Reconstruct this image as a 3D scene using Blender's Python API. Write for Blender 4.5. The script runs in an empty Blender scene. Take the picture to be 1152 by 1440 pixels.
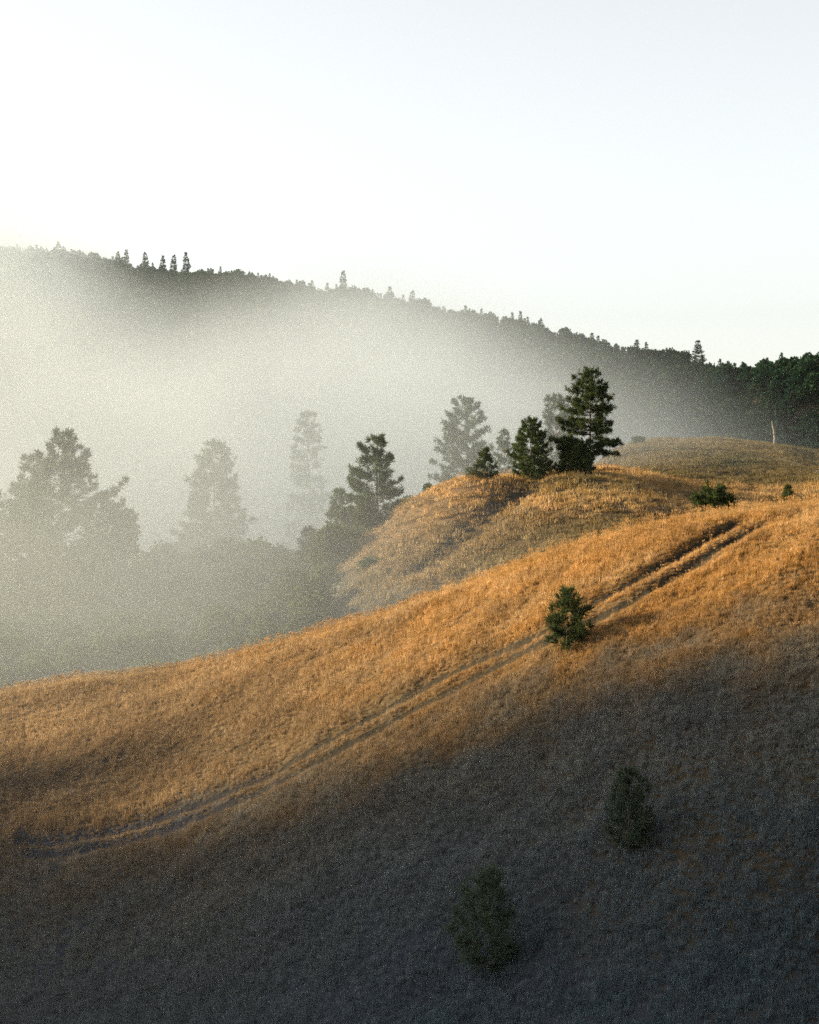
import bpy, math, random
import numpy as np

# ------------------------------------------------------------------ camera, sky, sun, exposure
R = math.radians
scn = bpy.context.scene
col = scn.collection
F, VH, UC = 2687.0, 650.0, 576.0          # focal length in photo pixels, horizon row, centre column

cam_d = bpy.data.cameras.new('camera')
cam = bpy.data.objects.new('camera', cam_d); col.objects.link(cam)
cam.location = (0, 0, 0); cam.rotation_euler = (R(90), 0, 0)
cam_d.sensor_width = 36; cam_d.sensor_fit = 'AUTO'; cam_d.lens = 36 * F / 1440
cam_d.shift_y = -(720 - VH) / 1440
cam_d.clip_start = 0.1; cam_d.clip_end = 30000
scn.camera = cam

SUN_AZ, SUN_EL = -80.0, 13.5              # degrees from the view axis (negative: left), above the horizon
sd = np.array([math.sin(R(SUN_AZ)) * math.cos(R(SUN_EL)), math.cos(R(SUN_AZ)) * math.cos(R(SUN_EL)), math.sin(R(SUN_EL))])
sun_d = bpy.data.lights.new('sun', 'SUN'); sun_d.energy = 5.0; sun_d.angle = R(7.0); sun_d.color = (1.0, 0.77, 0.44)
sun = bpy.data.objects.new('sun', sun_d); col.objects.link(sun)
import mathutils
sun.rotation_euler = mathutils.Vector(sd).to_track_quat('Z', 'Y').to_euler()

w = bpy.data.worlds.new('World'); scn.world = w; w.use_nodes = True
wn = w.node_tree; wn.nodes.clear()
sky = wn.nodes.new('ShaderNodeTexSky'); sky.sky_type = 'NISHITA'; sky.sun_disc = False
sky.sun_elevation = R(SUN_EL); sky.sun_rotation = R(SUN_AZ)
sky.air_density = 1.0; sky.dust_density = 0.7; sky.ozone_density = 3.0
bg = wn.nodes.new('ShaderNodeBackground'); bg.inputs['Strength'].default_value = 0.068
wo = wn.nodes.new('ShaderNodeOutputWorld')
hsv = wn.nodes.new('ShaderNodeHueSaturation'); hsv.inputs['Saturation'].default_value = 0.22
wn.links.new(sky.outputs[0], hsv.inputs['Color']); tint = wn.nodes.new('ShaderNodeMix'); tint.data_type = 'RGBA'; tint.blend_type = 'MULTIPLY'; tint.inputs[0].default_value = 1.0; tint.inputs[7].default_value = (1.0, .99, .945, 1)
wn.links.new(hsv.outputs[0], tint.inputs[6]); wn.links.new(tint.outputs[2], bg.inputs['Color'])
wn.links.new(bg.outputs[0], wo.inputs['Surface'])

scn.view_settings.view_transform = 'Standard'; scn.view_settings.look = 'None'
scn.view_settings.exposure = 2.1; scn.view_settings.gamma = 1.0; scn.view_settings.use_curve_mapping = False
scn.cycles.volume_bounces = 1
scn.cycles.max_bounces = 5; scn.cycles.diffuse_bounces = 2; scn.cycles.transmission_bounces = 2
scn.cycles.transparent_max_bounces = 8
scn.cycles.volume_step_rate = 0.6
scn.cycles.volume_max_steps = 128
scn.cycles.use_denoising = False
scn.cycles.sample_clamp_indirect = 1.5

# ------------------------------------------------------------------ helpers
rng = np.random.default_rng(7)
def pchip(x, y, xi):
    x = np.asarray(x, float); y = np.asarray(y, float)
    h = np.diff(x); d = np.diff(y) / h
    m = np.zeros_like(y); m[0] = d[0]; m[-1] = d[-1]
    for i in range(1, len(x) - 1):
        if d[i-1] * d[i] > 0:
            w1 = 2*h[i] + h[i-1]; w2 = h[i] + 2*h[i-1]
            m[i] = (w1 + w2) / (w1/d[i-1] + w2/d[i])
    xi = np.clip(xi, x[0], x[-1])
    k = np.clip(np.searchsorted(x, xi) - 1, 0, len(x) - 2)
    t = (xi - x[k]) / h[k]
    return ((2*t**3-3*t**2+1)*y[k] + (t**3-2*t**2+t)*h[k]*m[k] + (-2*t**3+3*t**2)*y[k+1] + (t**3-t**2)*h[k]*m[k+1])

_lat = np.random.default_rng(3).random((256, 256))
def vnoise(x, y):
    x = np.asarray(x, float); y = np.asarray(y, float)
    xi = np.floor(x).astype(int); yi = np.floor(y).astype(int)
    fx = x - xi; fy = y - yi
    fx = fx*fx*(3-2*fx); fy = fy*fy*(3-2*fy)
    g = lambda a, b: _lat[a & 255, b & 255]
    return (g(xi,yi)*(1-fx)*(1-fy) + g(xi+1,yi)*fx*(1-fy) + g(xi,yi+1)*(1-fx)*fy + g(xi+1,yi+1)*fx*fy) * 2 - 1

def make_mesh(name, verts, faces, smooth=False):
    """verts (N,3), faces (M,3) or (M,4) numpy"""
    me = bpy.data.meshes.new(name)
    verts = np.asarray(verts, np.float32); faces = np.asarray(faces, np.int32)
    k = faces.shape[1]
    me.vertices.add(len(verts)); me.vertices.foreach_set('co', verts.ravel())
    me.loops.add(faces.size); me.loops.foreach_set('vertex_index', faces.ravel())
    me.polygons.add(len(faces))
    me.polygons.foreach_set('loop_start', np.arange(0, faces.size, k, dtype=np.int32))
    me.update(calc_edges=True)
    if smooth: me.polygons.foreach_set('use_smooth', np.ones(len(faces), bool))
    return me

def link(name, me, mat, parent=None):
    o = bpy.data.objects.new(name, me)
    if mat and not me.materials: me.materials.append(mat)
    col.objects.link(o); o.parent = parent
    return o
def tag(o, label=None, cat=None, group=None, kind=None):
    if label: o['label'] = label
    if cat: o['category'] = cat
    if group: o['group'] = group
    if kind: o['kind'] = kind
    return o

class NT:
    """tiny node-building helper"""
    def __init__(s, name):
        s.m = bpy.data.materials.new(name); s.m.use_nodes = True
        s.t = s.m.node_tree; s.t.nodes.clear()
        s.out = s.t.nodes.new('ShaderNodeOutputMaterial')
    def n(s, kind, **inp):
        nd = s.t.nodes.new(kind)
        for k, v in inp.items(): s.set(nd.inputs[k.replace('_', ' ')], v)
        return nd
    def set(s, sock, v):
        if isinstance(v, bpy.types.NodeSocket): s.t.links.new(v, sock)
        else: sock.default_value = v
    def math(s, op, a, b=0.0, clamp=False):
        nd = s.t.nodes.new('ShaderNodeMath'); nd.operation = op; nd.use_clamp = clamp
        s.set(nd.inputs[0], a); s.set(nd.inputs[1], b); return nd.outputs[0]
    def noise(s, vec, scale, detail=2.0, rough=0.5):
        nd = s.t.nodes.new('ShaderNodeTexNoise'); s.set(nd.inputs['Vector'], vec)
        nd.inputs['Scale'].default_value = scale; nd.inputs['Detail'].default_value = detail
        nd.inputs['Roughness'].default_value = rough; return nd.outputs['Fac']
    def mix(s, f, a, b):
        nd = s.t.nodes.new('ShaderNodeMix'); nd.data_type = 'RGBA'
        s.set(nd.inputs[0], f); s.set(nd.inputs[6], a); s.set(nd.inputs[7], b); return nd.outputs[2]
    def ramp(s, f, lo, hi):
        nd = s.t.nodes.new('ShaderNodeMapRange'); nd.interpolation_type = 'SMOOTHSTEP'
        s.set(nd.inputs[0], f); s.set(nd.inputs[1], lo); s.set(nd.inputs[2], hi); return nd.outputs[0]
def rgb(r, g, b): return (r, g, b, 1.0)

# ------------------------------------------------------------------ materials
def leafy(name, base, alt, trans=0.35, size=3.0):
    t = NT(name)
    geo = t.n('ShaderNodeNewGeometry'); oi = t.n('ShaderNodeObjectInfo')
    nz = t.noise(geo.outputs['Position'], size, 2.0)
    c = t.mix(t.ramp(nz, .35, .65), rgb(*base), rgb(*alt))
    h = t.n('ShaderNodeHueSaturation', Color=c, Value=t.math('ADD', t.math('MULTIPLY', oi.outputs['Random'], .4), .8))
    d = t.n('ShaderNodeBsdfDiffuse', Color=h.outputs[0]); tr = t.n('ShaderNodeBsdfTranslucent', Color=h.outputs[0])
    mx = t.n('ShaderNodeMixShader', Fac=trans); t.t.links.new(d.outputs[0], mx.inputs[1]); t.t.links.new(tr.outputs[0], mx.inputs[2])
    t.t.links.new(mx.outputs[0], t.out.inputs['Surface']); return t.m
M = {}
M['pine'] = leafy('pine_needles', (.032, .052, .022), (.050, .068, .024), .30, 1.2)
M['young'] = leafy('shade_lightened_needles', (.10, .14, .10), (.125, .16, .10), .30, 1.2)  # same pine, needles painted lighter so saplings blend into the shade
M['oak'] = leafy('oak_leaves', (.038, .055, .022), (.060, .072, .026), .35, .5)
M['forest'] = leafy('forest_leaves', (.014, .040, .026), (.028, .060, .032), .2, .05)

def bark():
    t = NT('bark'); geo = t.n('ShaderNodeNewGeometry')
    mp = t.n('ShaderNodeMapping', Vector=geo.outputs['Position']); mp.inputs['Scale'].default_value = (6, 6, 1.2)
    c = t.mix(t.noise(mp.outputs[0], 1.0, 4), rgb(.05, .038, .03), rgb(.13, .10, .075))
    b = t.n('ShaderNodeBsdfPrincipled', Base_Color=c, Roughness=.95); t.t.links.new(b.outputs[0], t.out.inputs['Surface']); return t.m
M['bark'] = bark()
def deadwood():
    t = NT('dead_wood'); geo = t.n('ShaderNodeNewGeometry')
    c = t.mix(t.noise(geo.outputs['Position'], 4, 4), rgb(.11, .095, .08), rgb(.22, .19, .16))
    b = t.n('ShaderNodeBsdfPrincipled', Base_Color=c, Roughness=.9); t.t.links.new(b.outputs[0], t.out.inputs['Surface']); return t.m
M['dead'] = deadwood()

def grass_colour(t, geo, straw, tan, green, lo=(7.0, 17.0), shade_tint=(.60, 1.22, 3.5), deep_shade_tint=(.38, .88, 2.8), gully=False):
    p = geo.outputs['Position']
    big = t.noise(p, .045, 3, .55); mid = t.noise(p, .35, 3, .6); fine = t.noise(p, 3.0, 2)
    c = t.mix(t.ramp(mid, .35, .68), rgb(*straw), rgb(*tan))
    c = t.mix(t.math('MULTIPLY', t.ramp(big, .48, .72), .55), c, rgb(*green))
    # drier and more golden on the brows, lower grass painted with the grey-blue of shade
    xyz = t.n('ShaderNodeSeparateXYZ', Vector=p).outputs
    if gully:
        duller = t.ramp(t.math('ADD', t.math('MULTIPLY', xyz[2], -1.0), t.math('MULTIPLY', t.math('SUBTRACT', mid, .5), 10.0)), 5.0, 14.0)      # browner lower down the spur
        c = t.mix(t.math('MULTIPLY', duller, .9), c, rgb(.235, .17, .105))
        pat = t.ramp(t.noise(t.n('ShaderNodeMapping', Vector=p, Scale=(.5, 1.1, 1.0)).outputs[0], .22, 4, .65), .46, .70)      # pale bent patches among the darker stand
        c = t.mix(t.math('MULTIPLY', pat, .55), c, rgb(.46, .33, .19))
                    # on the near hillside the painted tint follows the shadow's edge, along this line
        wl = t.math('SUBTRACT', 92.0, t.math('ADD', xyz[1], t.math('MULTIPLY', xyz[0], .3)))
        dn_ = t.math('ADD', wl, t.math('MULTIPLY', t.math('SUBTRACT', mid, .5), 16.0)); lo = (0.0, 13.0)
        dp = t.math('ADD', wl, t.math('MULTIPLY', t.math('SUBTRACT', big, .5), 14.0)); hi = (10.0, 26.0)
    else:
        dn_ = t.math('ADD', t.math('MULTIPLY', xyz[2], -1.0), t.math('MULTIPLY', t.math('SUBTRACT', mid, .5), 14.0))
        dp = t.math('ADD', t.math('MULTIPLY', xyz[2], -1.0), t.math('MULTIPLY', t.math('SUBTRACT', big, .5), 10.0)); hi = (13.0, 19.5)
    c = t.mix(t.math('MULTIPLY', t.ramp(dn_, *lo), .62), c, rgb(*[a*b for a, b in zip(straw, shade_tint)]))
    c = t.mix(t.math('MULTIPLY', t.ramp(dp, *hi), .85), c, rgb(*[a*b for a, b in zip(straw, deep_shade_tint)]))
    return c, fine, mid
def soil(name, a, b, green):
    t = NT(name); geo = t.n('ShaderNodeNewGeometry')
    c, fine, mid = grass_colour(t, geo, a, b, green, shade_tint=(.6, .8, 1.0))
    c = t.mix(t.math('MULTIPLY', fine, .6), c, rgb(.05, .04, .03))
    bs = t.n('ShaderNodeBsdfPrincipled', Base_Color=c, Roughness=1.0)
    bs.inputs['Specular IOR Level'].default_value = 0.1
    bm = t.n('ShaderNodeBump', Height=fine, Distance=.12, Strength=.7)
    t.t.links.new(bm.outputs[0], bs.inputs['Normal'])
    t.t.links.new(bs.outputs[0], t.out.inputs['Surface']); return t.m
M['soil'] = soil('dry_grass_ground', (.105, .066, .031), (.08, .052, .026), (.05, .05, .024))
M['track'] = soil('trodden_track_earth', (.026, .023, .017), (.022, .019, .014), (.022, .022, .015))
M['pale'] = soil('pale_grassy_path', (.34, .26, .14), (.30, .22, .11), (.26, .21, .11))
M['floor'] = soil('forest_floor', (.04, .045, .02), (.05, .045, .025), (.03, .04, .02))

def blades(name, straw, tan, green, trans=.45, lo=(6.0, 15.0), shade_tint=(.60, 1.22, 3.5), deep_shade_tint=(.38, .88, 2.8), gully=False):
    t = NT(name); geo = t.n('ShaderNodeNewGeometry'); oi = t.n('ShaderNodeObjectInfo')
    c, fine, mid = grass_colour(t, geo, straw, tan, green, lo, shade_tint, deep_shade_tint, gully)
    h = t.n('ShaderNodeHueSaturation', Color=c, Value=t.math('ADD', t.math('MULTIPLY', oi.outputs['Random'], .7), .62),
            Saturation=t.math('ADD', t.math('MULTIPLY', oi.outputs['Random'], -.25), 1.1))
    d = t.n('ShaderNodeBsdfDiffuse', Color=h.outputs[0]); tr = t.n('ShaderNodeBsdfTranslucent', Color=h.outputs[0])
    mx = t.n('ShaderNodeMixShader', Fac=trans); t.t.links.new(d.outputs[0], mx.inputs[1]); t.t.links.new(tr.outputs[0], mx.inputs[2])
    t.t.links.new(mx.outputs[0], t.out.inputs['Surface']); return t.m
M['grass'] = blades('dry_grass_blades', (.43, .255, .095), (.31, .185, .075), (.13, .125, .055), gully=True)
M['grass_far'] = blades('duller_dry_grass_blades', (.42, .26, .105), (.31, .20, .09), (.13, .13, .06), .45, (2.0, 9.0), (.30, .44, .75), (.28, .42, .75))  # shade of the lower knoll painted in as darker grass

# ------------------------------------------------------------------ terrain
def curve(*pts):
    p = np.array(pts, float); return lambda u: pchip(p[:, 0], p[:, 1], np.asarray(u, float))
c1 = curve((-3600,1130),(-1500,1080),(-400,1015),(0,980),(100,965),(250,942),(400,908),(500,878),(600,842),(700,810),(800,777),(900,750),(1000,731),(1100,715),(1152,709),(1400,690),(2200,690),(4800,720))
y1f = curve((-3600,125),(0,118),(576,106),(1152,96),(2000,92),(4800,92))
ybf = curve((-3600,86),(0,82),(576,70),(1152,60),(2000,58),(4800,58))
c2 = curve((-3600,950),(0,940),(250,930),(400,870),(490,778),(540,737),(600,697),(650,673),(700,664),(760,662),(835,662),(900,672),(950,690),(1000,700),(1100,706),(1152,704),(1500,690),(4800,690))
p2 = curve((-3600,900),(0,890),(400,850),(500,800),(600,740),(700,705),(780,692),(840,678),(880,662),(950,660),(1000,664),(1152,672),(1500,660),(4800,670))
p3 = curve((-3600,860),(0,850),(400,830),(600,770),(700,735),(780,705),(840,668),(880,642),(950,634),(1000,634),(1100,642),(1152,653),(1500,650),(4800,660))
c3 = curve((-3600,840),(0,830),(400,810),(600,770),(700,740),(800,690),(840,656),(870,632),(920,619),(1000,618),(1060,623),(1100,629),(1152,638),(1500,650),(4800,660))
c4 = curve((-3600,300),(-400,340),(0,374),(100,376),(160,384),(220,400),(300,410),(400,423),(470,436),(560,454),(620,470),(690,487),(760,497),(830,509),(900,523),(980,531),(1060,537),(1100,534),(1152,526),(1600,480),(4800,470))
y4f = curve((-3600,1700),(0,1550),(576,1300),(1152,950),(1600,900),(4800,900))

US = np.concatenate([np.linspace(-3600,-100,60), np.arange(-80,1240,20), np.linspace(1260,4800,60)])
YS = np.concatenate([np.arange(25,130,1.0), np.arange(130,440,2.5), np.arange(440,2000,15), np.geomspace(2000,7000,25)])
v2z = lambda v, y: -(v - VH) / F * y
z2v = lambda z, y: VH - F * z / y
ZT = np.zeros((len(US), len(YS)))
for i, u in enumerate(US):
    y1, yb, a1 = float(y1f(u)), float(ybf(u)), float(c1(u))
    zc, zb = v2z(a1, y1), v2z(1440, yb)
    ys = [25, 40, .86*yb]; vs = [z2v(-12.0, 25), z2v(-19.5 + .06*(60-yb)*0, 40), z2v(zb - 1.6, .86*yb)]
    for t in (1, .8, .6, .4, .22, .1):
        y = y1 - t*(y1 - yb); z = zc + (zb - zc) * t**1.34
        ys.append(y); vs.append(z2v(z, y))
    ys += [y1, y1*1.09, y1*1.28]; vs += [a1, a1 + 9, a1 + 55]
    b2 = max(a1 + 75, float(c2(u)) + 60)
    ys += [168, 207]; vs += [a1 + 85, max(a1 + 40, float(c2(u)) + 45)]
    v2, w2 = float(c2(u)), vs[-1]
    ys += [228, 246, 262]; vs += [v2 + (w2 - v2)*.62, v2 + (w2 - v2)*.25, v2]
    ys += [300, 345, 390, 430]; vs += [float(p2(u)), float(p3(u)), float(c3(u)), float(c3(u)) + 9]
    y4 = float(y4f(u)); z4 = v2z(float(c4(u)), y4)
    k = min(1, max(0, (u - 700) / 400))
    for y, z in ((520, -34 + 6*k), (660, -40 + 4*k), (.5*(700 + y4)*.9, -18 + .10*z4), (.5*(700 + y4)*1.06, .42*z4), (.93*y4, .93*z4)):
        ys.append(y); vs.append(z2v(z, y))
    ys.append(y4); vs.append(z2v(z4, y4))
    for y, z in ((y4 + 160, z4*.93), (y4 + 700, z4*.4), (4000, 0), (7000, -20)):
        ys.append(y); vs.append(z2v(z, y))
    o = np.argsort(ys); ys = np.array(ys)[o]; vs = np.array(vs)[o]
    keep = np.concatenate([[True], np.diff(ys) > .5]); ys, vs = ys[keep], vs[keep]
    ZT[i] = v2z(pchip(ys, vs, YS), YS)

def base_z(x, y):
    x = np.asarray(x, float); y = np.asarray(y, float)
    yy = np.clip(y, 25, 7000)
    u = np.clip(UC + F * x / yy, US[0], US[-1])
    i = np.clip(np.searchsorted(US, u) - 1, 0, len(US) - 2); fu = (u - US[i]) / (US[i+1] - US[i])
    j = np.clip(np.searchsorted(YS, yy) - 1, 0, len(YS) - 2); fy = (yy - YS[j]) / (YS[j+1] - YS[j])
    z = ZT[i,j]*(1-fu)*(1-fy) + ZT[i+1,j]*fu*(1-fy) + ZT[i,j+1]*(1-fu)*fy + ZT[i+1,j+1]*fu*fy
    zn = pchip([-300, -60, -10, 0, 3, 10, 25], [-30, -8, -1.75, -1.7, -2.0, -5.0, 0], y)       # the brow the camera stands on
    t = np.clip(y / 25, 0, 1); zn = zn + np.where(y > 10, 0, 0)
    near = np.where(y < 25, pchip([-300, -60, -10, 0, 4, 25], [-30, -8, -1.75, -1.7, -2.3, -12.0], y), z)
    near = np.where(y < 25, near + (z + 12.0) * t * t, near)
    return near
def spur(x, y):          # the shoulder of the camera's own hill, left of the view
    return SP_A * np.exp(-((x - SP_X)/SP_SX)**2 - ((y - SP_Y)/SP_SY)**2)
SP_A, SP_X, SP_SX, SP_Y, SP_SY = 20.0, -84.0, 24.0, 84.0, 22.0

def on_slope(u, v, ya, yb_):
    """walk the ray of photo pixel (u,v) along the ground between two depths, return the ground point"""
    ys = np.linspace(ya, yb_, 900); xs = (u - UC) / F * ys
    vv = z2v(base_z(xs, ys), ys)
    k = int(np.argmax(vv <= v)) if (vv <= v).any() else int(np.argmin(vv))
    return float(xs[k]), float(ys[k])
def path(pix, ya, yb_, n=12):
    p = np.array([on_slope(u, v, ya, yb_) for u, v in pix]); t = np.arange(len(p)); ti = np.linspace(0, len(p)-1, len(p)*n)
    return np.stack([pchip(t, p[:,0], ti), pchip(t, p[:,1], ti)], 1)
rut_a = path([(30,1182),(90,1178),(150,1164),(230,1142),(300,1116),(400,1071),(500,1017),(600,962),(700,916),(770,886),(820,858),(870,829),(930,793),(985,760),(1035,733)], 62, 104)
rut_b = path([(40,1200),(100,1197),(170,1180),(250,1156),(320,1128),(420,1084),(515,1032),(615,978),(710,931),(785,899),(845,868),(890,843),(950,805),(1010,768),(1070,735)], 62, 104)
swale = path([(742,664),(728,684),(705,706),(676,730),(640,757),(600,792)], 208, 262)
pale = path([(1000,641),(1040,641),(1080,647),(1115,655),(1152,666),(1220,690)], 270, 388)
def dist(x, y, line):
    x = np.asarray(x, float).ravel(); y = np.asarray(y, float).ravel(); best = np.full(x.shape, 1e9)
    for a, b in zip(line[:-1], line[1:]):
        d = b - a; L = d @ d
        if L < 1e-9: continue
        t = np.clip(((x - a[0])*d[0] + (y - a[1])*d[1]) / L, 0, 1)
        best = np.minimum(best, np.hypot(x - a[0] - t*d[0], y - a[1] - t*d[1]))
    return best
def far_from(x, y, line, m):
    return (x > line[:,0].min()-m) & (x < line[:,0].max()+m) & (y > line[:,1].min()-m) & (y < line[:,1].max()+m)
def dist_l(x, y, line, m=8):
    sh = np.shape(x); x = np.ravel(x); y = np.ravel(y); out = np.full(x.shape, 1e9); k = far_from(x, y, line, m)
    if k.any(): out[k] = dist(x[k], y[k], line)
    return out.reshape(sh)

def Z(x, y):
    x = np.asarray(x, float); y = np.asarray(y, float)
    z = base_z(x, y) + spur(x, y)
    near = np.clip(1 - np.abs(y - 90)/60, 0, 1); mid = np.clip((y - 150)/60, 0, 1) * np.clip((520 - y)/80, 0, 1); far = np.clip((y - 500)/200, 0, 1)
    z = z + near*(.30*vnoise(x/7.1+4, y/5.3) + .16*vnoise(x/2.3, y/2.0+9) + .07*vnoise(x/.8, y/.8))
    z = z + mid*(.55*vnoise(x/13., y/11.+3) + .22*vnoise(x/4.1, y/3.7))
    z = z + far*(9*vnoise(x/120.+7, y/110.) + 4*vnoise(x/45., y/41.)) * np.clip(1.2 - np.abs(y - 1150)/900, 0, 1)
    da, db = dist_l(x, y, rut_a), dist_l(x, y, rut_b)
    z = z - .38*np.exp(-(da/.5)**2) - .26*np.exp(-(db/.42)**2)
    z = z - 1.6*np.exp(-(dist_l(x, y, swale, 14)/3.6)**2)
    return z

rows = np.concatenate([np.arange(-36,50,3.), np.arange(50,60,.3), np.arange(60,106,.16), np.arange(106,126,.3), np.arange(126,190,1.6), np.arange(190,425,1.2), np.arange(425,900,12.), np.arange(900,1900,16.), np.geomspace(1900,6800,25)])
side = .24 + np.cumsum(np.geomspace(.003, .12, 38))
cols_ = np.concatenate([-side[::-1], np.arange(-.24, .2401, .0011), side])
S, Y = np.meshgrid(cols_, rows); X = S * (Y + 40)
ZZ = Z(X, Y)
V = np.stack([X, Y, ZZ], -1).reshape(-1, 3); nC = len(cols_)
ii = np.arange(len(rows)-1)[:,None]*nC + np.arange(nC-1)[None,:]
Q = np.stack([ii, ii+1, ii+1+nC, ii+nC], -1).reshape(-1, 4)
fc = V[Q].mean(1)
is_track = (np.minimum(dist_l(fc[:,0], fc[:,1], rut_a), dist_l(fc[:,0], fc[:,1], rut_b)) < .40)
is_sw = dist_l(fc[:,0], fc[:,1], swale, 14) < 2.9
is_pale = dist_l(fc[:,0], fc[:,1], pale, 14) < 1.6
rest = ~(is_track | is_sw | is_pale)
def sheet(name, mask, mat, label):
    q = Q[mask]; used, inv = np.unique(q, return_inverse=True)
    me = make_mesh(name, V[used], inv.reshape(-1, 4), True)
    return tag(link(name, me, mat), label, 'ground', kind='structure')
sheet('hillside', rest & (fc[:,1] < 168), M['soil'], 'golden dry grass hillside with a two-rut track')
sheet('knoll', rest & (fc[:,1] >= 168) & (fc[:,1] < 440), M['soil'], 'grassy knoll and the duller hill behind it')
sheet('ridge', rest & (fc[:,1] >= 440), M['floor'], 'forested ridge rising beyond the foggy valley')
tag(sheet('dirt_track', is_track, M['track'], 'two worn wheel ruts climbing the dry hillside'), cat='track')
tag(sheet('trodden_path', is_sw, M['track'], 'sunken dark path running down the knoll from the pines'), cat='path')
tag(sheet('grassy_path', is_pale, M['pale'], 'pale curved path across the hill behind the knoll'), cat='path')

# ------------------------------------------------------------------ scatter by geometry nodes (uncountable stuff only)
def scatter(name, pts, rot, scl, pick, sources, label, cat):
    me = bpy.data.meshes.new(name); pts = np.asarray(pts, np.float32)
    me.vertices.add(len(pts)); me.vertices.foreach_set('co', pts.ravel())
    for an, ty, dat, key in (('srot','FLOAT_VECTOR',rot,'vector'), ('sscl','FLOAT_VECTOR',scl,'vector'), ('spick','INT',pick,'value')):
        a = me.attributes.new(an, ty, 'POINT'); a.data.foreach_set(key, np.asarray(dat, np.int32 if ty == 'INT' else np.float32).ravel())
    ob = link(name, me, None); tag(ob, label, cat, kind='stuff')
    g = bpy.data.node_groups.new(name, 'GeometryNodeTree')
    g.interface.new_socket('Geometry', in_out='INPUT', socket_type='NodeSocketGeometry')
    g.interface.new_socket('Geometry', in_out='OUTPUT', socket_type='NodeSocketGeometry')
    N, L = g.nodes.new, g.links.new
    gi, go = N('NodeGroupInput'), N('NodeGroupOutput'); ip = N('GeometryNodeInstanceOnPoints'); join = N('GeometryNodeGeometryToInstance')
    for s in reversed(sources):
        oi = N('GeometryNodeObjectInfo'); oi.inputs['Object'].default_value = s; oi.inputs['As Instance'].default_value = False
        L(oi.outputs['Geometry'], join.inputs[0])
    def attr(n, t):
        a = N('GeometryNodeInputNamedAttribute'); a.data_type = t; a.inputs['Name'].default_value = n; return a.outputs[0]
    L(gi.outputs[0], ip.inputs['Points']); L(join.outputs[0], ip.inputs['Instance']); ip.inputs['Pick Instance'].default_value = True
    L(attr('spick','INT'), ip.inputs['Instance Index']); L(attr('sscl','FLOAT_VECTOR'), ip.inputs['Scale'])
    e2r = N('FunctionNodeEulerToRotation'); L(attr('srot','FLOAT_VECTOR'), e2r.inputs[0]); L(e2r.outputs[0], ip.inputs['Rotation'])
    L(ip.outputs[0], go.inputs[0])
    md = ob.modifiers.new('scatter', 'NODES'); md.node_group = g
    return ob

def tuft(seed, n, rad, h, wid, lean, mat, stems=0):
    r = np.random.default_rng(seed); Vs, Fs = [], []
    def blade(p, hh, wd, ld, az, seg=3):
        side = np.array([-math.sin(az), math.cos(az), 0]) * wd * .5; fw = np.array([math.cos(az), math.sin(az), 0])
        k = len(Vs)
        for i in range(seg):
            t = i / seg; c = p + fw * ld * hh * t**1.8 + np.array([0, 0, hh * t * (1 - .15*ld*t)])
            Vs.append(c - side*(1 - .5*t)); Vs.append(c + side*(1 - .5*t))
        Vs.append(p + fw*ld*hh + np.array([0, 0, hh*(1 - .15*ld)]))
        for i in range(seg-1):
            a = k + 2*i; Fs.append((a, a+1, a+3)); Fs.append((a, a+3, a+2))
        Fs.append((k+2*seg-2, k+2*seg-1, k+2*seg))
    for i in range(n):
        a = r.random()*6.283; q = rad * math.sqrt(r.random())
        blade(np.array([q*math.cos(a), q*math.sin(a), -.03]), h*r.uniform(.55, 1.15), wid*r.uniform(.7, 1.3), lean*r.uniform(.2, 1.6), r.random()*6.283, 2)
    for i in range(stems):
        a = r.random()*6.283; q = rad * r.random(); az = r.random()*6.283; p = np.array([q*math.cos(a), q*math.sin(a), -.03])
        hh = h*r.uniform(1.25, 1.8); ld = r.uniform(.05, .3); blade(p, hh, wid*.55, ld, az, 2)
        tip = p + np.array([math.cos(az)*ld*hh, math.sin(az)*ld*hh, hh*(1 - .15*ld)])
        for j in range(3): blade(tip - np.array([0, 0, .13*hh]), hh*.2, wid*1.1, .35, az + j*2.1, 2)
    return bpy.data.objects.new('grass_tuft', (lambda m: (m.materials.append(mat), m)[1])(make_mesh('grass_tuft', np.array(Vs), np.array(Fs))))

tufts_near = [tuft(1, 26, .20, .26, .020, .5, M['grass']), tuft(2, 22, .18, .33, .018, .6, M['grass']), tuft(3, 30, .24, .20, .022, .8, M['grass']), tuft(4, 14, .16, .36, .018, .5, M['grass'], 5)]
M['grass_shaded'] = blades('shade_darkened_grass_blades', (.175, .135, .065), (.125, .10, .052), (.07, .078, .04), .4, (4.0, 14.0), (.5, .7, 1.0), (.45, .65, 1.0))  # shade on the back hill put into a darker grass colour
tufts_shaded = [tuft(14, 26, .75, .42, .09, .5, M['grass_shaded']), tuft(15, 26, .7, .5, .08, .6, M['grass_shaded'])]
tufts_far = [tuft(11, 26, .75, .42, .09, .5, M['grass_far']), tuft(12, 26, .7, .5, .08, .6, M['grass_far']), tuft(13, 20, .7, .45, .08, .5, M['grass_far'], 6)]

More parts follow.
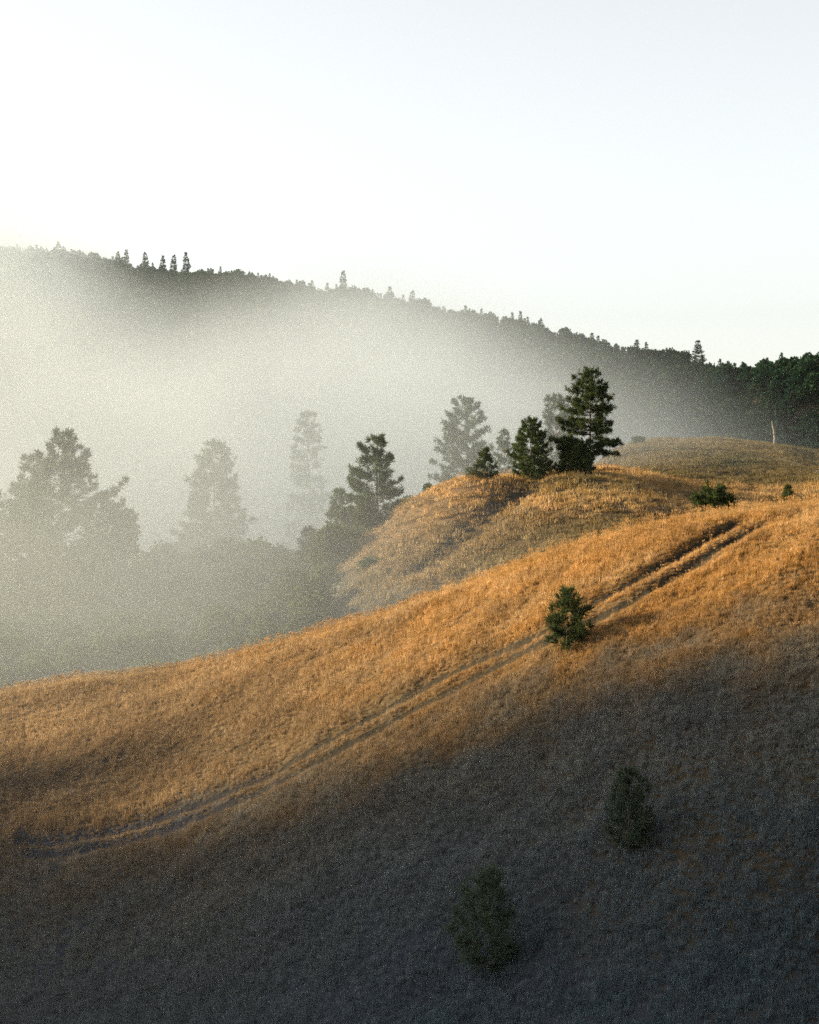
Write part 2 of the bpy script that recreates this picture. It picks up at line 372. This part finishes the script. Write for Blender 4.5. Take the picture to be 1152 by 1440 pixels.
def grass(name, n, ya, yb_, upad, sources, sc, label, weights, seed, tall_noise=8.0, cond=None):
    r = np.random.default_rng(seed)
    y = np.sqrt(r.uniform(ya**2, yb_**2, n)); u = r.uniform(-upad, 1152 + upad, n); x = (u - UC)/F*y
    hn = .5 + .5*vnoise(x/tall_noise, y/tall_noise); hn2 = .5 + .5*vnoise(x/1.6 + 31, y/1.6)
    keep = np.ones(n, bool)
    d = np.minimum(dist_l(x, y, rut_a), dist_l(x, y, rut_b)); keep &= (d > .36) | (r.random(n) < .12 + .75*np.clip((-x - 9)/9, 0, 1))
    ds = dist_l(x, y, swale, 14); keep &= (ds > 2.7) | (r.random(n) < .35)
    dp = dist_l(x, y, pale, 14); keep &= (dp > 1.5) | (r.random(n) < .2)
    keep &= r.random(n) < (.45 + .75*hn2)
    if cond is not None: keep &= cond(x, y, r)
    x, y, hn, hn2 = x[keep], y[keep], hn[keep], hn2[keep]; m = len(x)
    z = Z(x, y)
    pick = r.choice(len(sources), m, p=weights)
    s = sc * (.65 + .5*hn + .3*hn2) * r.uniform(.75, 1.25, m)
    dr = np.minimum(dist_l(x, y, rut_a), dist_l(x, y, rut_b)); s = s * np.clip(.35 + .9*(dr - .3), .35, 1.0)
    rot = np.stack([r.normal(0, .12, m), r.normal(.08, .12, m), r.uniform(0, 6.283, m)], 1)
    return scatter(name, np.stack([x, y, z], 1), rot, np.stack([s, s, s*r.uniform(.8, 1.25, m)], 1), pick, sources, label, 'grass')
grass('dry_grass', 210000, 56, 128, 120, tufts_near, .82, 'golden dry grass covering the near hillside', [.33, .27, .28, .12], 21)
grass('knoll_grass', 60000, 190, 425, 60, tufts_far, 1.0, 'dry golden grass covering the knoll', [.4, .4, .2], 22, 16.0,
      lambda x, y, r: (UC + F*x/y > 430) & (y + 10*vnoise(x/9, y/9) < 288 + .0*x))
grass('back_hill_grass', 60000, 262, 425, 60, tufts_shaded, 1.0, 'grass darkened by painted shade on the hill behind the knoll', [.5, .5], 23, 16.0,
      lambda x, y, r: (UC + F*x/y > 600) & (y + 10*vnoise(x/9, y/9) >= 288))

# ------------------------------------------------------------------ trees
def tube(p, rad, sides):
    """p (n,3) centre line, rad (n): a closed tapered tube"""
    p = np.asarray(p, float); n = len(p); Vs = []; Fs = []
    for i in range(n):
        d = p[min(i+1, n-1)] - p[max(i-1, 0)]; d = d / (np.linalg.norm(d) + 1e-9)
        a = np.cross(d, [0.3, 1, 0.1] if abs(d[2]) > .7 else [0, 0, 1]); a /= np.linalg.norm(a); b = np.cross(d, a)
        for k in range(sides):
            t = 6.2832*k/sides; Vs.append(p[i] + rad[i]*(math.cos(t)*a + math.sin(t)*b))
    for i in range(n-1):
        for k in range(sides):
            k2 = (k+1) % sides; Fs.append((i*sides+k, i*sides+k2, (i+1)*sides+k2)); Fs.append((i*sides+k, (i+1)*sides+k2, (i+1)*sides+k))
    Vs.append(p[-1]); e = len(Vs)-1
    for k in range(sides): Fs.append(((n-1)*sides+k, (n-1)*sides+(k+1) % sides, e))
    return np.array(Vs), np.array(Fs)
class Acc:
    def __init__(s): s.v = []; s.f = []; s.n = 0
    def add(s, v, f): s.v.append(v); s.f.append(f + s.n); s.n += len(v)
    def mesh(s, name, smooth=False): return make_mesh(name, np.concatenate(s.v), np.concatenate(s.f), smooth)
def needles(r, C, D, size, k, width, spread=.9):
    """k thin blades per tuft centre C (n,3), fanned round direction D (n,3)"""
    n = len(C); C = np.repeat(C, k, 0); D = np.repeat(D, k, 0); m = n*k
    d = D + r.normal(0, spread, (m, 3)); d /= np.linalg.norm(d, axis=1, keepdims=True)
    s = np.cross(d, r.normal(0, 1, (m, 3))); s /= np.linalg.norm(s, axis=1, keepdims=True)
    L = (size * r.uniform(.6, 1.2, m))[:, None]; W = L*width*.5
    mid = C + d*L*.5
    v = np.stack([C, mid - s*W, mid + s*W, C + d*L], 1).reshape(-1, 3); b = np.arange(m)[:, None]*4
    f = np.concatenate([b + np.array([[0, 1, 2]]), b + np.array([[1, 3, 2]])])
    return v, f

def pine_meshes(seed, H, Rm, base=.18, whorls=16, per=5, tuft_s=.45, blades_=11, gap=.0, prof=None, up=.5, width=.22, dens=1.0, lop=0.0, rise=.62):
    r = np.random.default_rng(seed); T = Acc(); Cs, Ds = [], []
    n = 12; zt = np.linspace(-.25, H*.985, n); wob = np.cumsum(r.normal(0, H*.004, (n, 2)), 0)
    P = np.stack([wob[:,0], wob[:,1], zt], 1); rad = np.maximum(.014*H*(1 - zt/H*.97) + .004*H*np.exp(-zt*2), .0035*H*.3)
    v, f = tube(P, rad, 8); T.add(v, f)
    prof = prof or (lambda t: (1 - t)**.8 * (.35 + .65*min(1, t/.18)))
    lopaz = r.random()*6.283
    for w_ in range(whorls):
        t = (w_ + r.uniform(-.3, .3)) / whorls; t = min(max(t, 0), .985); hz = H*(base + (1 - base)*t)
        q = np.array([np.interp(hz, zt, P[:,0]), np.interp(hz, zt, P[:,1]), hz]); az0 = r.random()*6.283
        for b in range(per if t < .8 else max(3, per-1)):
            if r.random() < gap: continue
            az = az0 + 6.283*b/per + r.normal(0, .3); L = Rm*prof(t)*r.uniform(.62, 1.18)*(1 + lop*math.cos(az - lopaz)) + .02*H
            el = (-.14 + rise*t**1.3) + r.normal(0, .13); m = 5; s = np.linspace(0, 1, m)
            d = np.array([math.cos(az)*math.cos(el), math.sin(az)*math.cos(el), math.sin(el)])
            ue = up*(1 - .6*t)
            pts = q + s[:,None]*L*d + np.stack([0*s, 0*s, L*ue*.5*s**2.2 - L*.06*s*(1 - s)], 1) + r.normal(0, .02*L, (m, 3))*s[:,None]
            v, f = tube(pts, np.linspace(.0042*H*(1.1 - .7*t), .0008*H, m), 4); T.add(v, f)
            nt = max(3, int(L/tuft_s*2.6*dens))
            ss = r.uniform(.22, 1.0, nt)**.75; ss[0] = 1.0
            c = np.stack([np.interp(ss, s, pts[:,j]) for j in range(3)], 1)
            sidew = np.cross(d, [0, 0, 1]); sidew /= (np.linalg.norm(sidew) + 1e-6)
            c = c + sidew*(r.uniform(-1, 1, nt)*L*.26*(1.15 - ss))[:,None] + np.array([0, 0, 1])*(r.normal(.15, .25, nt)*tuft_s)[:,None]
            Cs.append(c); Ds.append(np.tile(d*.8 + np.array([0, 0, up*1.1]), (nt, 1)))
    top = P[-1]; Cs.append(np.array([top, top - [0, 0, .03*H], top - [0, 0, .06*H]])); Ds.append(np.tile([0, 0, 1.3], (3, 1)))
    v, f = needles(r, np.concatenate(Cs), np.concatenate(Ds), tuft_s, int(blades_*1.5), width*.68)
    return T.mesh('trunk', True), make_mesh('crown', v, f)

def broad_meshes(seed, H, Rm, lobes=16, leaves=160, leaf=.4, base=.3, flat=.75):
    r = np.random.default_rng(seed); T = Acc(); Cs, Ds = [], []
    top = np.array([r.normal(0, .05*H), r.normal(0, .05*H), H*base])
    v, f = tube(np.linspace([0, 0, -.3], top, 5), np.linspace(.03*H, .02*H, 5), 8); T.add(v, f)
    for i in range(lobes):
        a = 6.283*i/lobes*2.4 + r.normal(0, .4); q = math.sqrt(r.uniform(.02, 1)); zz = r.uniform(-.1, 1)
        c = np.array([math.cos(a)*Rm*q*.72*(1 - .45*max(0, zz)), math.sin(a)*Rm*q*.72*(1 - .45*max(0, zz)), H*base + (H*(1 - base)*.86)*(.12 + .88*zz*(1 - .28*q*q)) if zz > 0 else H*base*.9])
        lr = Rm*r.uniform(.24, .42)
        md = top*.5 + c*.5 + r.normal(0, .06*H, 3); s = np.linspace(0, 1, 4)[:,None]
        v, f = tube(top*(1-s)**2 + 2*md*s*(1-s) + c*s**2, np.linspace(.012*H, .003*H, 4), 5); T.add(v, f)
        d = r.normal(0, 1, (leaves, 3)); d /= np.linalg.norm(d, axis=1, keepdims=True)
        Cs.append(c + d*np.array([1, 1, flat])*(lr*r.uniform(.45, 1.08, leaves)**.6)[:,None]); Ds.append(d*.6 + [0, 0, .2])
    v, f = needles(r, np.concatenate(Cs), np.concatenate(Ds), leaf, 1, .75, .8)
    return T.mesh('trunk', True), make_mesh('crown', v, f)

def tree(name, meshes, loc, label, cat='tree', group=None, rz=0.0, s=1.0, sz=None, leaf='pine'):
    e = bpy.data.objects.new(name, None); col.objects.link(e); e.location = loc; e.rotation_euler = (0, 0, rz); e.scale = (s, s, sz or s); e.empty_display_size = .5
    tag(e, label, cat, group)
    link('trunk', meshes[0], M['bark'], e); link('crown', meshes[1], M[leaf], e)
    return e
def at(u, y, dz=0.0):
    x = (u - UC)/F*y; return (x, y, float(Z(np.array([x]), np.array([y]))[0]) + dz)
def height(u, y, vtop):      # metres from the ground there up to photo row vtop
    return v2z(vtop, y) - at(u, y)[2]
def slope_at(u, v, ya=62, yb_=104):
    x, y = on_slope(u, v, ya, yb_); return (x, y, float(Z(np.array([x]), np.array([y]))[0]))

# --- saplings on the near hillside
p = slope_at(797, 915); h = 78/F*p[1]
tree('pine_sapling', pine_meshes(101, h, h*.43, .10, 9, 5, h*.15, 13, .08, lambda t: (1 - t)**.6*(.75 + .25*min(1, t/.2)), .8, .15, 1.15, .2, .9), p, 'bushy young pine beside the wheel ruts on the sunlit hillside', 'tree')
p = slope_at(885, 1200); h = 115/F*p[1]
tree('pine_sapling', pine_meshes(102, h, h*.38, .06, 12, 5, h*.11, 11, .14, None, .7, .18, .95, .25, .8), p, 'slim young pine almost lost in the dark shaded slope below the ruts', 'tree', leaf='young')
p = slope_at(690, 1372); h = 140/F*p[1]
tree('pine_sapling', pine_meshes(103, h, h*.40, .06, 12, 5, h*.11, 11, .14, None, .7, .18, .95, .25, .8), p, 'young pine standing lowest in the shaded gully grass', 'tree', leaf='young')
# --- saplings behind the crest
y = 125; h = height(1000, y, 694)
tree('pine_sapling', pine_meshes(104, h, h*.42, .1, 12, 6, h*.10, 13, 0, lambda t: (1 - t*.75)**.6*(.7 + .3*min(1, t/.15)), .9, .2, 1.3), at(1000, y), 'dark pine sapling peeking over the golden crest', 'tree')
y = 240; h = height(1108, y, 684)
tree('pine_sapling', pine_meshes(105, h, h*.34, .06, 12, 6, h*.10, 12), at(1108, y), 'small round-topped sapling low on the duller hill behind the crest', 'tree')
# --- pines on the knoll
y = 264
def bigprof(t): return float(np.interp(t, [0, .06, .16, .3, .5, .7, .85, 1], [.6, .98, 1.0, .82, .76, .60, .40, .08]))
h = height(833, y, 522)
tree('tall_pine', pine_meshes(111, h, 4.2, .20, 18, 6, .55, 12, .05, bigprof, .35, .18, 1.6, .2), at(830, y), 'tallest dark pine with plumed open branches on the knoll', 'tree', rz=2.4)
h = height(748, y-1, 590)
tree('spreading_pine', pine_meshes(112, h, 3.5, .04, 12, 7, .48, 12, .03, lambda t: (1 - t)**.55*(.8 + .2*min(1, t/.15)), .7, .2, 1.6), at(748, y-1), 'broad squat pine at the head of the sunken path', 'tree')
h = height(801, y, 614)
tree('young_pine', pine_meshes(113, h, 1.9, .03, 11, 6, .45, 12, 0, lambda t: (1 - t)**.5, .7, .2, 1.6), at(799, y), 'low dense pine wedged between the squat pine and the tallest pine', 'tree')
h = height(822, y-2, 624)
tree('young_pine', pine_meshes(114, h, 1.55, .02, 12, 7, .42, 12, 0, lambda t: (1 - t*.8)**.4, .8, .2, 1.8), at(819, y-2.5), 'dense columnar young pine at the foot of the tallest pine', 'tree')
y = 258; h = height(683, y, 633)
tree('pine_sapling', pine_meshes(115, h, h*.48, .05, 10, 5, h*.14, 11, .1), at(683, y), 'small pine on the knoll brow left alone beside the squat pine', 'tree')
h = height(662, y, 654)
tree('small_bush', broad_meshes(116, h, h*.75, 8, 90, .16, .15), at(662, y), 'tiny dark bush next to the small pine on the knoll brow', 'bush', leaf='oak')
for k, (u, vt, lb) in enumerate(((603, 676, 'upper of two grey-green bushes on the foggy edge of the knoll'), (574, 692, 'lower of two grey-green bushes on the foggy edge of the knoll'))):
    y = 270; h = height(u, y, vt) ; tree('small_bush', broad_meshes(117 + k, max(h, 1.6), 1.5, 9, 110, .25, .15), at(u, y), lb, 'bush', 'bushes on the foggy edge of the knoll', leaf='oak')
y = 372; h = height(897, y, 611)
tree('small_bush', broad_meshes(119, max(h, 2.2), 1.9, 9, 110, .3, .15), at(897, y), 'small grey bush on the misty end of the hill behind the knoll', 'bush', leaf='oak')
# --- pine on the flank and trees standing in the valley fog
def flank(t): return float(np.interp(t, [0, .1, .3, .5, .75, .9, 1], [.9, 1.0, .85, .62, .42, .26, .08]))
y = 278; h = height(530, y, 614)
tree('flank_pine', pine_meshes(121, h, 5.4, .10, 17, 6, .75, 11, .12, flank, .55, .2, 1.3, .2), at(528, y), 'ragged pine on the foggy flank of the knoll', 'tree', rz=.6)
for k, (u, vt, yy, rr, lb) in enumerate(((478, 688, 286, 4.0, 'low conifer in mist against the ragged flank pine'), (437, 742, 292, 3.4, 'short misty conifer below the ragged flank pine'))):
    h = height(u, yy, vt); tree('misty_conifer', pine_meshes(123 + k, h, rr, .06, 13, 6, .75, 10, .05, None, .5, .22, 1.3), at(u, yy), lb, 'tree', rz=k)
y = 300; h = height(90, y, 607)
def leftp(t): return float(np.interp(t, [0, .15, .35, .55, .7, .82, .92, 1], [.9, 1.0, 1.0, .82, .55, .28, .13, .02]))
tree('broad_conifer', pine_meshes(131, h, 10.0, .10, 20, 8, 1.0, 11, .08, leftp, .6, .22, 1.25, .12), at(84, y), 'broad many-peaked conifer standing out of the fog', 'tree')
h = height(46, 306, 642)
tree('side_conifer', pine_meshes(139, h, 5.5, .10, 18, 7, .9, 11, .08, flank, .5, .22, 1.2), at(44, 306), 'lower conifer shouldering against the broad many-peaked conifer in fog', 'tree')
y = 304; h = height(166, y, 667)
tree('gnarled_tree', broad_meshes(132, h, 4.2, 26, 170, .6, .35), at(166, y), 'ragged broadleaf tree tucked beside the broad many-peaked conifer', 'tree', leaf='oak')
y = 296; h = height(-12, y, 690)
tree('gnarled_tree', broad_meshes(133, h, 4.5, 22, 160, .6, .3), at(-14, y), 'dark leafy tree beyond the broad conifer, cut by the frame edge', 'tree', leaf='oak')
y = 385; h = height(305, y, 624)
tree('ghost_conifer', pine_meshes(134, h, 8.0, .08, 18, 7, 1.2, 10, .05, flank, .5, .24, 1.2), at(303, y), 'wide faint conifer dissolving in the fog above the misty crowns', 'tree')
y = 455; h = height(432, y, 578)
tree('ghost_conifer', pine_meshes(135, h, 6.2, .08, 18, 6, 1.2, 10, .12, flank, .5, .24, 1.1), at(434, y), 'slender ghostly conifer barely visible in thick fog', 'tree')
y = 350; h = height(656, y, 563)
def roundp(t): return float(np.interp(t, [0, .3, .55, .75, .9, 1], [.9, 1.0, .95, .7, .42, .1]))
tree('ghost_conifer', pine_meshes(136, h, 4.9, .08, 18, 7, .85, 11, .06, roundp, .6, .22, 1.3, .2), at(657, y), 'pale round-shouldered conifer rising from fog behind the knoll', 'tree')
h = height(786, 345, 554)
tree('ghost_conifer', pine_meshes(137, h, 3.3, .08, 16, 6, .8, 11, .06, roundp, .6, .22, 1.2), at(784, 345), 'pale slim conifer in fog just behind the tallest pine', 'tree')
h = height(712, 330, 604)
tree('ghost_conifer', pine_meshes(138, h, 2.6, .08, 14, 6, .7, 10, .06, None, .6, .22, 1.2), at(712, 330), 'short pale conifer in fog half behind the squat pine', 'tree')
bm = [broad_meshes(141 + k, 10, 5.6, 20, 170, .7, .25) for k in range(3)]
for k, (u, vt, yy) in enumerate(((205, 772, 318), (240, 762, 330), (285, 768, 326), (322, 752, 335), (352, 756, 331), (392, 768, 322), (416, 772, 312), (260, 800, 300), (345, 800, 302), (130, 770, 316))):
    h = max(6, height(u, yy, vt))
    tree('misty_crown_tree', bm[k % 3], at(u, yy), 'low rounded broadleaf crown sunk in the valley mist', 'tree', 'rounded crowns in the valley mist', rz=k*1.3, s=.95 + .1*math.sin(k*2.2), sz=h/10, leaf='oak')
rb = np.random.default_rng(91); nb = 900
ub = rb.uniform(-150, 560, nb); yb2 = np.sqrt(rb.uniform(150**2, 350**2, nb)); xb2 = (ub - UC)/F*yb2
kb = (yb2 > 172) & (z2v(Z(xb2, yb2), yb2) > np.where(ub > 430, 742 + .0*ub, 700)) & ((ub < 470) | (yb2 > 262) | (rb.random(nb) < .12))
xb2, yb2 = xb2[kb], yb2[kb]; brush = []
for k in range(3):
    ms = broad_meshes(151 + k, 5, 3.2, 14, 150, .5, .12); ms[1].materials.append(M['oak']); brush.append(bpy.data.objects.new('brush_crown', ms[1]))
sb = rb.uniform(.5, 1.25, len(xb2)) * np.clip((yb2 - 130)/110, .45, 1.1)
scatter('valley_brush', np.stack([xb2, yb2, Z(xb2, yb2) - .3], 1), np.stack([0*xb2, 0*xb2, rb.uniform(0, 6.28, len(xb2))], 1), np.stack([sb, sb, sb*rb.uniform(.8, 1.2, len(xb2))], 1), rb.choice(3, len(xb2)), brush, 'dense misty brush filling the valley floor', 'brush')
# --- dead snag on the hill behind the knoll
y = 384; g = at(1089, y); h = 34/F*y
e = bpy.data.objects.new('dead_snag', None); col.objects.link(e); e.location = g; tag(e, 'bare forked dead trunk on the brow of the hill behind', 'dead tree')
v, f = tube(np.array([[0,0,-.4],[.1,0,.3*h],[-.05,.1,.6*h],[-.35,.1,.85*h],[-.5,.1,1.02*h]]), np.array([.3,.24,.2,.13,.05])*.9, 8); link('trunk', make_mesh('trunk', v, f, True), M['dead'], e)
v, f = tube(np.array([[-.03,.08,.58*h],[.25,.05,.72*h],[.4,0,.9*h]]), np.array([.13,.09,.03]), 6); link('branch', make_mesh('branch', v, f, True), M['dead'], e)
v, f = tube(np.array([[.06,.02,.4*h],[-.3,-.1,.5*h],[-.45,-.1,.52*h]]), np.array([.09,.06,.02]), 6); link('branch', make_mesh('branch', v, f, True), M['dead'], e)

# ------------------------------------------------------------------ far ridge
def src(ms, leaf):
    a = bpy.data.objects.new('wood_crown', ms[1]); ms[1].materials.append(M[leaf]); return a
woods = [src(broad_meshes(201 + k, 11, 6.0, 18, 60, 1.5, .2), 'forest') for k in range(3)] + [src(pine_meshes(204, 16, 3.3, .08, 14, 5, .95, 8, .05, lambda t: (1 - t)**1.05 + .01, .25, .30, 1.2, .1, .45), 'forest')]
r = np.random.default_rng(55); n = 9500
yy = np.sqrt(r.uniform(620**2, 1650**2, n)); uu = r.uniform(-220, 1400, n); xx = (uu - UC)/F*yy
ye = r.uniform(560, 990, 4200); ue = r.uniform(720, 1400, 4200); yy = np.append(yy, ye); uu = np.append(uu, ue); xx = (uu - UC)/F*yy      # closer set on the nearer end of the ridge
kp = (yy < y4f(uu) + 40) & (yy > 560); xx, yy, uu = xx[kp], yy[kp], uu[kp]
pk = r.choice(4, len(xx), p=[.24, .24, .24, .28]); s = r.uniform(.6, 1.15, len(xx)) * np.where(pk == 3, .74, .9)
scatter('forest', np.stack([xx, yy, Z(xx, yy) - .6], 1), np.stack([0*xx, 0*xx, r.uniform(0, 6.28, len(xx))], 1), np.stack([s, s, s*r.uniform(.8, 1.15, len(xx))], 1), pk, woods, 'dense dark woodland covering the far ridge', 'forest')

con = [pine_meshes(211 + k, 20, (3.8, 4.8, 3.0)[k], .08, 18, 5, .85, 9, .10, lambda t: (1 - t)**1.05*(.6 + .4*min(1, t/.15)) + .01, .25, .26, 1.3, .15, .45) for k in range(3)]
rnd = [broad_meshes(215 + k, 12, 6.5, 20, 110, 1.1, .25) for k in range(2)]
sky_con = [(28,357,2),(45,360,2),(54,358,2),(66,366,2),(81,341,1),(104,355,2),(120,363,2),(166,357,2),(177,356,2),(204,358,0),(230,368,2),(245,361,0),(262,365,0),(290,384,2),(297,380,2),(483,391,0),(517,415,2),(548,414,0),(580,412,0),(623,437,2),(639,439,2),(690,456,0),(737,451,2),(797,465,1),(820,474,2),(832,470,0),(895,484,2),(983,484,1)]
for k, (u, vt, c) in enumerate(sky_con):
    y = float(y4f(u)) - 8 - 3*(k % 4); h = max(9.0, height(u, y, vt)) * (1.16 + .10*math.sin(k*2.7))
    tree('ridge_conifer', con[c], at(u, y, -.3), {81: 'tallest conifer of the far skyline, spiring out of the foggiest end of the ridge', 983: 'lone wide-branched pine on the dark fog-free end of the far skyline'}.get(u, 'pointed conifer breaking the skyline of the far ridge'), 'tree', 'conifers on the far ridge skyline', rz=k*1.7, s=.8 + h/45, sz=h/20, leaf='forest')
for k, (u, vt) in enumerate(((10,354),(355,390),(392,396),(500,410),(716,458),(765,466),(930,490),(945,488),(960,490),(1078,503),(1103,499),(1149,494))):
    y = float(y4f(u)) - 10; h = max(7.0, height(u, y, vt))
    tree('ridge_broadleaf', rnd[k % 2], at(u, y, -.3), 'round-topped broadleaf tree on the skyline of the far ridge', 'tree', 'round trees on the far ridge skyline', rz=k*2.1, s=h/13 + .1, sz=h/12, leaf='forest')

# ------------------------------------------------------------------ the wood on the shoulder left of the view, whose shadow lies on the lower slope
stand = []
for k in range(3):
    ms = pine_meshes(231 + k, 20, 4.2, .12, 14, 6, 1.1, 9, .05, None, .4, .24, 1.2, .15); ms[1].materials.append(M['pine']); stand.append(bpy.data.objects.new('wood_crown', ms[1]))
r = np.random.default_rng(77); xs, ys = [], []
for k in range(63):
    yk = 54 + 49*r.random()**.8 if k < 50 else r.uniform(101, 119); xs.append((-84 if k < 50 else -80) + r.normal(0, 9)); ys.append(yk)
xs, ys = np.array(xs), np.array(ys); sc_ = r.uniform(1.05, 1.45, len(xs)); sc_[50:] = r.uniform(.55, .9, 13)
xb, yb_ = np.append(r.uniform(-70, 70, 60), np.zeros(60)), np.append(r.uniform(-34, -9, 60), r.uniform(18, 84, 60))
xb[60:] =   .215*yb_[60:] + 9.0 + 24*r.random(60)**1.5     # unseen pines added behind and beside the viewpoint to block sky light
xs, ys, sc_ = np.append(xs, xb), np.append(ys, yb_), np.append(sc_, np.append(r.uniform(.75, 1.15, 60), r.uniform(1.1, 1.5, 60)))

scatter('shading_pines', np.stack([xs, ys, Z(xs, ys) - .3], 1), np.stack([0*xs, 0*xs, r.uniform(0, 6.28, len(xs))], 1), np.stack([sc_]*3, 1), r.choice(3, len(xs)), stand, 'pines on the shoulder beside the viewpoint, and unseen pines added to block sky light', 'wood')

# ------------------------------------------------------------------ air
def box(name, a, b, mat, label, cat):
    v = np.array([[x, y, z] for z in (a[2], b[2]) for y in (a[1], b[1]) for x in (a[0], b[0])], float)
    f = np.array([[0,2,3,1],[4,5,7,6],[0,1,5,4],[2,6,7,3],[0,4,6,2],[1,3,7,5]])
    return tag(link(name, make_mesh(name, v, f), mat), label, cat, kind='stuff')
t = NT('thin_haze'); pv = t.n('ShaderNodeVolumePrincipled', Density=.000012, Anisotropy=.6); pv.inputs['Color'].default_value = rgb(.93, .95, .97)
t.t.links.new(pv.outputs[0], t.out.inputs['Volume'])
xm = float(np.abs(V[:,0]).max()) + 20
box('haze', (-xm, -60, float(V[:,2].min()) - 1), (xm, 6900, float(V[:,2].max()) + 45), t.m, 'thin pale morning haze filling the air', 'haze')

t = NT('valley_fog_air'); geo = t.n('ShaderNodeNewGeometry'); sp = t.n('ShaderNodeSeparateXYZ', Vector=geo.outputs['Position']); x, y, z = sp.outputs
fc_ = t.t.nodes.new('ShaderNodeFloatCurve')
cv = fc_.mapping.curves[0]
for px, py in ((-440, 190), (-330, 195), (-262, 172), (-205, 122), (-155, 74), (-90, 50), (-30, 70), (20, 58), (66, 22), (105, -45), (150, -130), (240, -210)):
    cv.points.new((px + 600)/1000, (py + 240)/440)
cv.points[0].location = (0, .62); cv.points[-1].location = (1, .02)
fc_.mapping.update()
t.set(fc_.inputs['Value'], t.math('DIVIDE', t.math('ADD', x, 600), 1000, True))
ridge_top = t.math('SUBTRACT', t.math('MULTIPLY', fc_.outputs[0], 440), 240)
g = t.math('DIVIDE', t.math('SUBTRACT', y, 240), 800, True)
near_top = t.math('MINIMUM', t.math('SUBTRACT', -3.0, t.math('MULTIPLY', t.math('ADD', x, 7), .5)), 6.0)
behind = t.math('SUBTRACT', 20.0, t.math('MULTIPLY', t.math('MAXIMUM', t.math('SUBTRACT', x, 10.0), 0.0), .35))       # the bank piles up behind the knoll
bk = t.ramp(y, 266.0, 318.0)
near_top = t.math('ADD', t.math('MULTIPLY', near_top, t.math('SUBTRACT', 1.0, bk)), t.math('MULTIPLY', behind, bk))
ztop = t.math('ADD', t.math('MULTIPLY', ridge_top, g), t.math('MULTIPLY', near_top, t.math('SUBTRACT', 1.0, g)))
nz1 = t.noise(geo.outputs['Position'], .006, 3, .55)
ztop = t.math('ADD', ztop, t.math('MULTIPLY', t.math('SUBTRACT', nz1, .5), t.math('ADD', 16, t.math('MULTIPLY', g, 80))))
H = t.math('ADD', 16, t.math('MULTIPLY', g, 70))
q = t.ramp(t.math('DIVIDE', t.math('SUBTRACT', ztop, z), H), -.7, 1.3)
on = t.ramp(y, 112.0, 300.0)
nz2 = t.noise(geo.outputs['Position'], .0095, 4, .62)
dn = t.math('MULTIPLY', t.math('MULTIPLY', q, on), t.ramp(nz2, .26, .80))
dn = t.math('MULTIPLY', dn, .0145)
seep = t.math('MULTIPLY', t.ramp(t.math('MULTIPLY', x, -1.0), -16.0, 22.0), t.ramp(y, 30.0, 75.0))      # a thin breath of it drifting over the near slope
dn = t.math('ADD', dn, t.math('MULTIPLY', t.math('MULTIPLY', seep, t.ramp(t.math('MULTIPLY', z, -1.0), -6.0, 16.0)), .0011))
pv = t.n('ShaderNodeVolumePrincipled', Density=dn, Anisotropy=.7); pv.inputs['Color'].default_value = rgb(.83, .92, 1.0)
t.t.links.new(pv.outputs[0], t.out.inputs['Volume'])
box('valley_fog', (-480, 28, float(V[:,2].min()) - .5), (420, 1750, float(V[:,2].max()) + 40), t.m, 'bank of sunlit fog filling the valley below the ridge', 'fog')
